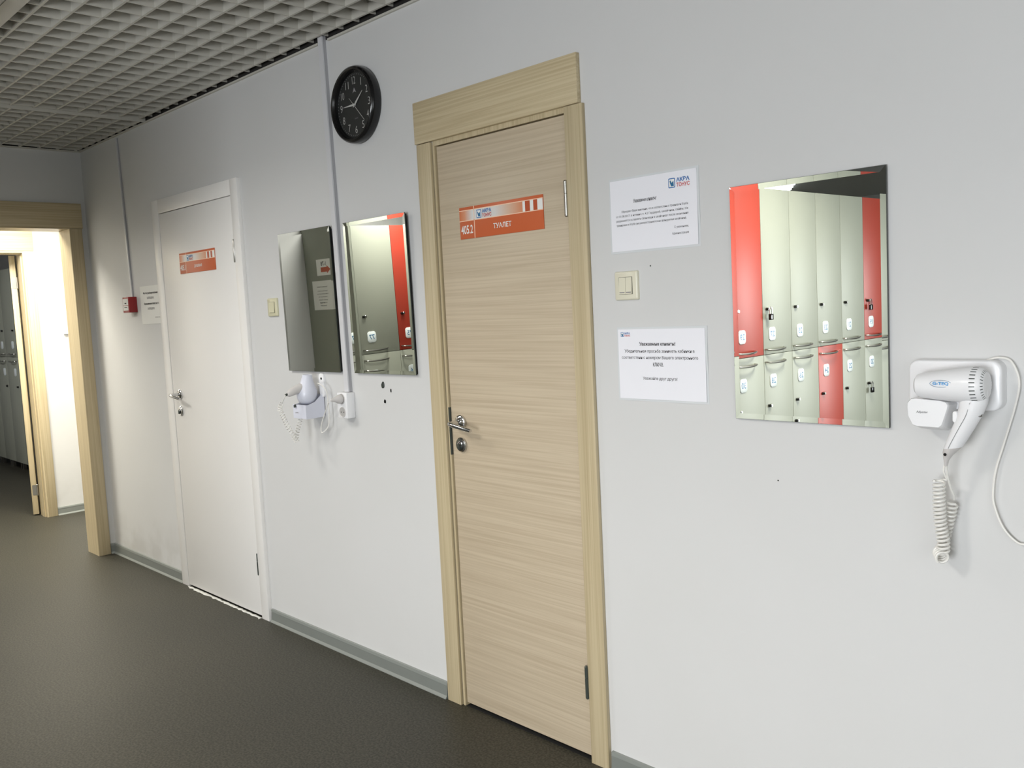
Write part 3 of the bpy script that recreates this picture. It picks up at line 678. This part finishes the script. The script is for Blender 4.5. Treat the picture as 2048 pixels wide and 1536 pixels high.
bm = bmesh.new(); tube(bm, smooth_path([L(p) for p in ((5.190, -.006, 1.284), (5.206, -.008, 1.290), (5.2235, -.010, 1.293), (5.245, -.011, 1.285), (5.260, -.012, 1.246), (5.253, -.011, 1.196), (5.231, -.010, 1.115), (5.215, -.010, 1.056), (5.2095, -.010, 1.010), (5.212, -.011, .978), (5.229, -.012, .934), (5.253, -.012, .908), (5.272, -.012, .904), (5.31, -.012, .915), (5.36, -.012, .96))], 6), .0024, 8)
obj('mains_cord', bm, M['cord'], mt_, True)

hd = thing('hair_dryer', 'large white hair dryer with blue lettering clipped to its wall plate', 'hair dryer', (5.15, -.082, 1.24))
def L(p): return (p[0]-5.15, p[1]+.082, p[2]-1.24)
bm = bmesh.new(); lathe(bm, [(-.066, .012), (-.0665, .021), (-.064, .0245), (-.056, .0265), (-.03, .030), (0, .0335), (.03, .0365), (.048, .0378), (.060, .0368), (.067, .033), (.072, .027), (.073, .020)], (0, 0, 0), (1, 0, .035), 40)
obj('barrel', bm, M['plastic'], hd, True)
bm = bmesh.new(); lathe(bm, [(-.0675, .0195), (-.0685, .0185), (-.060, .017)], (0, 0, 0), (1, 0, .035), 28, cap=False); lathe(bm, [(-.0668, .0118), (-.0672, .0118)], (0, 0, 0), (1, 0, .035), 24); obj('nozzle_opening', bm, M['plastic_g'], hd, True)
bm = bmesh.new()
def slot(bm, h0, r0, h1, r1, a, wd):
    d = Vector((1, 0, .035)).normalized(); u = Vector((0, -1, 0)); v = d.cross(u)
    def P(h, r, w): aa = a+w/r; return d*h+r*(math.cos(aa)*u+math.sin(aa)*v)
    q = [P(h0, r0, -wd), P(h1, r1, -wd), P(h1, r1, wd), P(h0, r0, wd)]
    bm.faces.new([bm.verts.new(p) for p in q])
for k in range(28):
    a = R(360*k/28)
    slot(bm, .0490, .0381, .0600, .0371, a, .0011)
    slot(bm, .0685, .0316, .0722, .0268, a, .0008)
obj('vent_slots', bm, M['edge'], hd)
def sweep(rows, seg=20):
    bm = bmesh.new(); rings = []
    for cx, cz, wx, wy, yy in rows: rings.append([L((cx+wx/2*math.cos(2*math.pi*k/seg), yy+wy/2*math.sin(2*math.pi*k/seg), cz+.16*wx/2*math.cos(2*math.pi*k/seg))) for k in range(seg)])
    loft(bm, rings); return bm
obj('handle', sweep([(5.196, 1.243, .050, .046, -.082), (5.197, 1.222, .056, .046, -.082), (5.195, 1.200, .055, .045, -.082), (5.189, 1.180, .052, .043, -.082), (5.175, 1.150, .047, .040, -.081), (5.161, 1.122, .042, .036, -.080), (5.1535, 1.1075, .038, .032, -.079)]), M['plastic'], hd, True)
obj('handle_end', sweep([(5.1535, 1.1075, .0375, .0315, -.079), (5.148, 1.099, .030, .028, -.078), (5.1425, 1.089, .0185, .021, -.077), (5.139, 1.078, .010, .012, -.076), (5.1375, 1.066, .0065, .007, -.074)]), M['plastic_g'], hd, True)
bm = bmesh.new(); lathe(bm, [(0, .0032), (.0008, .0032)], L((5.142, -.0915, 1.094)), (0, -1, 0), 12); obj('screw_hole', bm, M['dark'], hd)
bm = bmesh.new(); prism_y(bm, [(x_+5.163-5.15, z_+1.175-1.24) for x_, z_ in rrect(.009, .024, .0044, 6)], -.013, .010, .002); obj('switch', bm, M['plastic'], hd, True)
bm = bmesh.new(); tube(bm, smooth_path([L(p) for p in ((5.201, -.088, 1.180), (5.212, -.092, 1.179), (5.214, -.088, 1.182), (5.205, -.082, 1.184))], 5), .0018, 8); obj('hanging_loop', bm, M['chrome'], hd, True)
bm = bmesh.new(); tube(bm, smooth_path([L((5.201, -.1195, 1.208)), L((5.1955, -.1045, 1.205)), L((5.188, -.1045, 1.18)), L((5.172, -.102, 1.15)), L((5.155, -.098, 1.118)), L((5.150, -.096, 1.108))], 5), .0004, 5); obj('seam_line', bm, M['edge'], hd)
lt('G-TEQ', M['sky_blue'], hd, 5.143-5.15, -.0345, 1.246-1.24, h=.0078, w=.032, bold=.03)
bm = bmesh.new(); n = 40
ov = [(5.143-5.15+.0215*math.cos(2*math.pi*k/n), 1.246-1.24+.0072*math.sin(2*math.pi*k/n)) for k in range(n+1)]
tube(bm, [(a, -.0335-.0002, c_) for a, c_ in ov], .00035, 5); obj('logo_oval', bm, M['num_blue'], hd)
def coil(bm, path, turns, cr, wr, k=14, seg=6):
    P = smooth_path(path, 24); n = turns*k; out = []
    cum = [0]
    for a, b_ in zip(P, P[1:]): cum.append(cum[-1]+(b_-a).length)
    nrm = None
    for i in range(n+1):
        s_ = cum[-1]*i/n; j = max(0, min(len(P)-2, next((q for q in range(len(cum)-1) if cum[q+1] >= s_), len(P)-2)))
        f_ = (s_-cum[j])/max(1e-9, cum[j+1]-cum[j]); c_ = P[j].lerp(P[j+1], f_); tg = (P[j+1]-P[j]).normalized()
        if nrm is None: nrm = tg.orthogonal().normalized()
        nrm = (nrm-tg*nrm.dot(tg)).normalized(); bb = tg.cross(nrm); a = 2*math.pi*i/k
        out.append(c_+cr*(math.cos(a)*nrm+math.sin(a)*bb))
    tube(bm, out, wr, seg)
bm = bmesh.new()
coil(bm, [L(p) for p in ((5.118, -.060, 1.030), (5.117, -.058, .985), (5.118, -.055, .94), (5.122, -.052, .90), (5.122, -.050, .872))], 18, .0112, .0027, 14)
coil(bm, [L(p) for p in ((5.116, -.046, .872), (5.110, -.034, .872), (5.114, -.026, .888), (5.120, -.025, .915), (5.128, -.025, .95), (5.134, -.026, .978))], 13, .0095, .0026, 12)
coil(bm, [L(p) for p in ((5.106, -.034, .869), (5.115, -.048, .864), (5.125, -.064, .861))], 4, .0125, .0027, 18)
tube(bm, smooth_path([L(p) for p in ((5.1375, -.074, 1.068), (5.1365, -.062, 1.04), (5.137, -.045, 1.012), (5.139, -.035, .995), (5.137, -.028, .985))], 6), .0024, 7)
tube(bm, smooth_path([L(p) for p in ((5.135, -.070, 1.075), (5.131, -.070, 1.055), (5.134, -.062, 1.035), (5.128, -.060, 1.034), (5.118, -.049, 1.030))], 6), .0020, 7)
tube(bm, smooth_path([L(p) for p in ((5.120, -.043, .866), (5.124, -.036, .862), (5.122, -.030, .868), (5.116, -.026, .876))], 6), .0022, 7)
obj('coiled_cord', bm, M['cord'], hd, True)

# ---------------------------------------------------------------- small hair dryer at left
sm = thing('hair_dryer_mount', 'small white cup-shaped wall holder under the left mirror', 'dryer holder', (2.546, 0, 1.065))
def L(p): return (p[0]-2.546, p[1], p[2]-1.065)
bm = bmesh.new()
prof = [(-.095, 1.020), (-.004, 1.022), (-.004, 1.117), (-.020, 1.112), (-.050, 1.088), (-.082, 1.078), (-.095, 1.079)]
for xa, xb in ((2.495, 2.499), (2.593, 2.597)): loft(bm, [[L((x_, y_, z_)) for y_, z_ in prof] for x_ in (xa, xb)])
for q in ((2.499, 2.593, -.095, -.091, 1.021, 1.079), (2.499, 2.593, -.091, -.008, 1.021, 1.027), (2.499, 2.593, -.008, -.004, 1.022, 1.116)):
    a = L((q[0], q[2], q[4])); b_ = L((q[1], q[3], q[5])); box(bm, a[0], b_[0], a[1], b_[1], a[2], b_[2])
obj('cup', bm, M['plastic_b'], sm, True)
bm = bmesh.new(); prism_y(bm, [(x_+.050, z_+.090) for x_, z_ in rrect(.036, .100, .014, 5)], -.012, 0, .003); obj('back_plate', bm, M['plastic'], sm, True)
bm = bmesh.new(); lathe(bm, [(.012, .005), (.0135, .005)], (.052, 0, .118), (0, -1, 0), 14); obj('screw_hole', bm, M['dark'], sm)
lt('SUPER', M['ink_g'], sm, -.020, -.0957, -.020, h=.0055, w=.026)
bm = bmesh.new(); tube(bm, smooth_path([L(p) for p in ((2.602, -.03, 1.155), (2.622, -.045, 1.167), (2.655, -.045, 1.158), (2.672, -.038, 1.135), (2.668, -.031, 1.085), (2.668, -.030, 1.03), (2.666, -.034, .992), (2.648, -.040, .970), (2.627, -.045, .961), (2.636, -.050, .992), (2.680, -.060, 1.040), (2.735, -.075, 1.085), (2.757, -.082, 1.098))], 6), .0024, 7)
pc = thing('power_cord', 'white looping power cord and grey plug in the upper outlet of the double socket', 'cord', (2.546, 0, 1.065))
obj('cable', bm, M['cord'], pc, True)
bm = bmesh.new(); lathe(bm, [(-.0425, .017), (-.050, .019), (-.060, .017), (-.070, .011), (-.092, .0055), (-.094, .002)], (2.7865-2.546, 0, 1.108-1.065), (0.0, 1, 0), 20); obj('plug', bm, M['plastic_g'], pc, True)

sd = thing('hair_dryer', 'small bluish-white hair dryer standing nozzle up in the left holder', 'hair dryer', (2.556, -.062, 1.09))
def L(p): return (p[0]-2.556, p[1]+.062, p[2]-1.09)
bm = bmesh.new(); lathe(bm, [(-.010, .012), (-.008, .024), (.000, .034), (.014, .041), (.034, .043), (.050, .041), (.066, .034), (.085, .027), (.105, .0215), (.112, .0205), (.1125, .018), (.100, .016)], (-.002, 0, 0), (.05, .06, 1), 32)
obj('barrel', bm, M['plastic_b'], sd, True)
bm = bmesh.new()
rows = [(0, -.020, .060, .018, .020), (0, -.040, .056, .0185, .0195), (.001, -.062, .050, .017, .018), (.002, -.080, .044, .015, .016), (.003, -.092, .040, .008, .009)]
loft(bm, [[(cx+a_*math.cos(2*math.pi*k/16), cy, cz+b_*math.sin(2*math.pi*k/16)) for k in range(16)] for cx, cy, cz, a_, b_ in rows]); obj('handle', bm, M['plastic_g'], sd, True)
bm = bmesh.new(); tube(bm, [(.003, -.089, .040), (.002, -.100, .037)], .0052, 10); obj('strain_relief', bm, M['edge'], sd, True)
bm = bmesh.new(); prism_y(bm, [(-.044, -.014), (-.034, -.010), (-.032, -.022), (-.042, -.024)], -.040, -.030); obj('hook_tab', bm, M['edge'], sd)
bm = bmesh.new()
tube(bm, smooth_path([L(p) for p in ((2.558, -.161, 1.128), (2.552, -.163, 1.118), (2.530, -.160, 1.100), (2.508, -.155, 1.088))], 5), .0022, 6)
coil(bm, [L(p) for p in ((2.508, -.155, 1.088), (2.492, -.155, 1.068), (2.487, -.145, 1.046), (2.505, -.145, 1.022), (2.522, -.140, .990), (2.528, -.125, .955), (2.520, -.105, .925))], 17, .0085, .0019, 12)
coil(bm, [L(p) for p in ((2.514, -.098, .925), (2.505, -.090, .955), (2.504, -.080, .985), (2.508, -.070, 1.016))], 8, .0080, .0019, 12)
obj('coiled_cord', bm, M['cord'], sd, True)

# ---------------------------------------------------------------- leftovers in the wall below the right small mirror
for (x_, z_, r_, lab) in ((3.020, 1.168, .0085, 'largest chipped screw plug under the right small mirror'), (3.070, 1.148, .004, 'tiny dark slot at the right of the screw plugs'), (3.027, 1.104, .0062, 'round black screw hole, lowest under the right small mirror')):
    bm = bmesh.new(); n = 12; rr = [r_*(.75+.4*random.random()) for _ in range(n)]
    prism_y(bm, [(rr[k]*math.cos(2*math.pi*k/n)*(.5 if r_ == .004 else 1), rr[k]*math.sin(2*math.pi*k/n)*(1.6 if r_ != .0062 else 1.1)) for k in range(n)], -.0035, 0, .001)
    o = obj('screw_plug', bm, M['edge' if r_ > .007 else 'dark']); o.location = (x_, 0, z_); tag(o, lab, 'screw plug')
for (x_, z_, lab) in ((4.322, 1.541, 'tiny dark nail dot right of the double switch'), (4.70, .975, 'faint nail dot below the large mirror')):
    bm = bmesh.new(); lathe(bm, [(0, .0022), (.0015, .0016)], (0, 0, 0), (0, -1, 0), 8); o = obj('nail_dot', bm, M['edge']); o.location = (x_, 0, z_); tag(o, lab, 'nail')
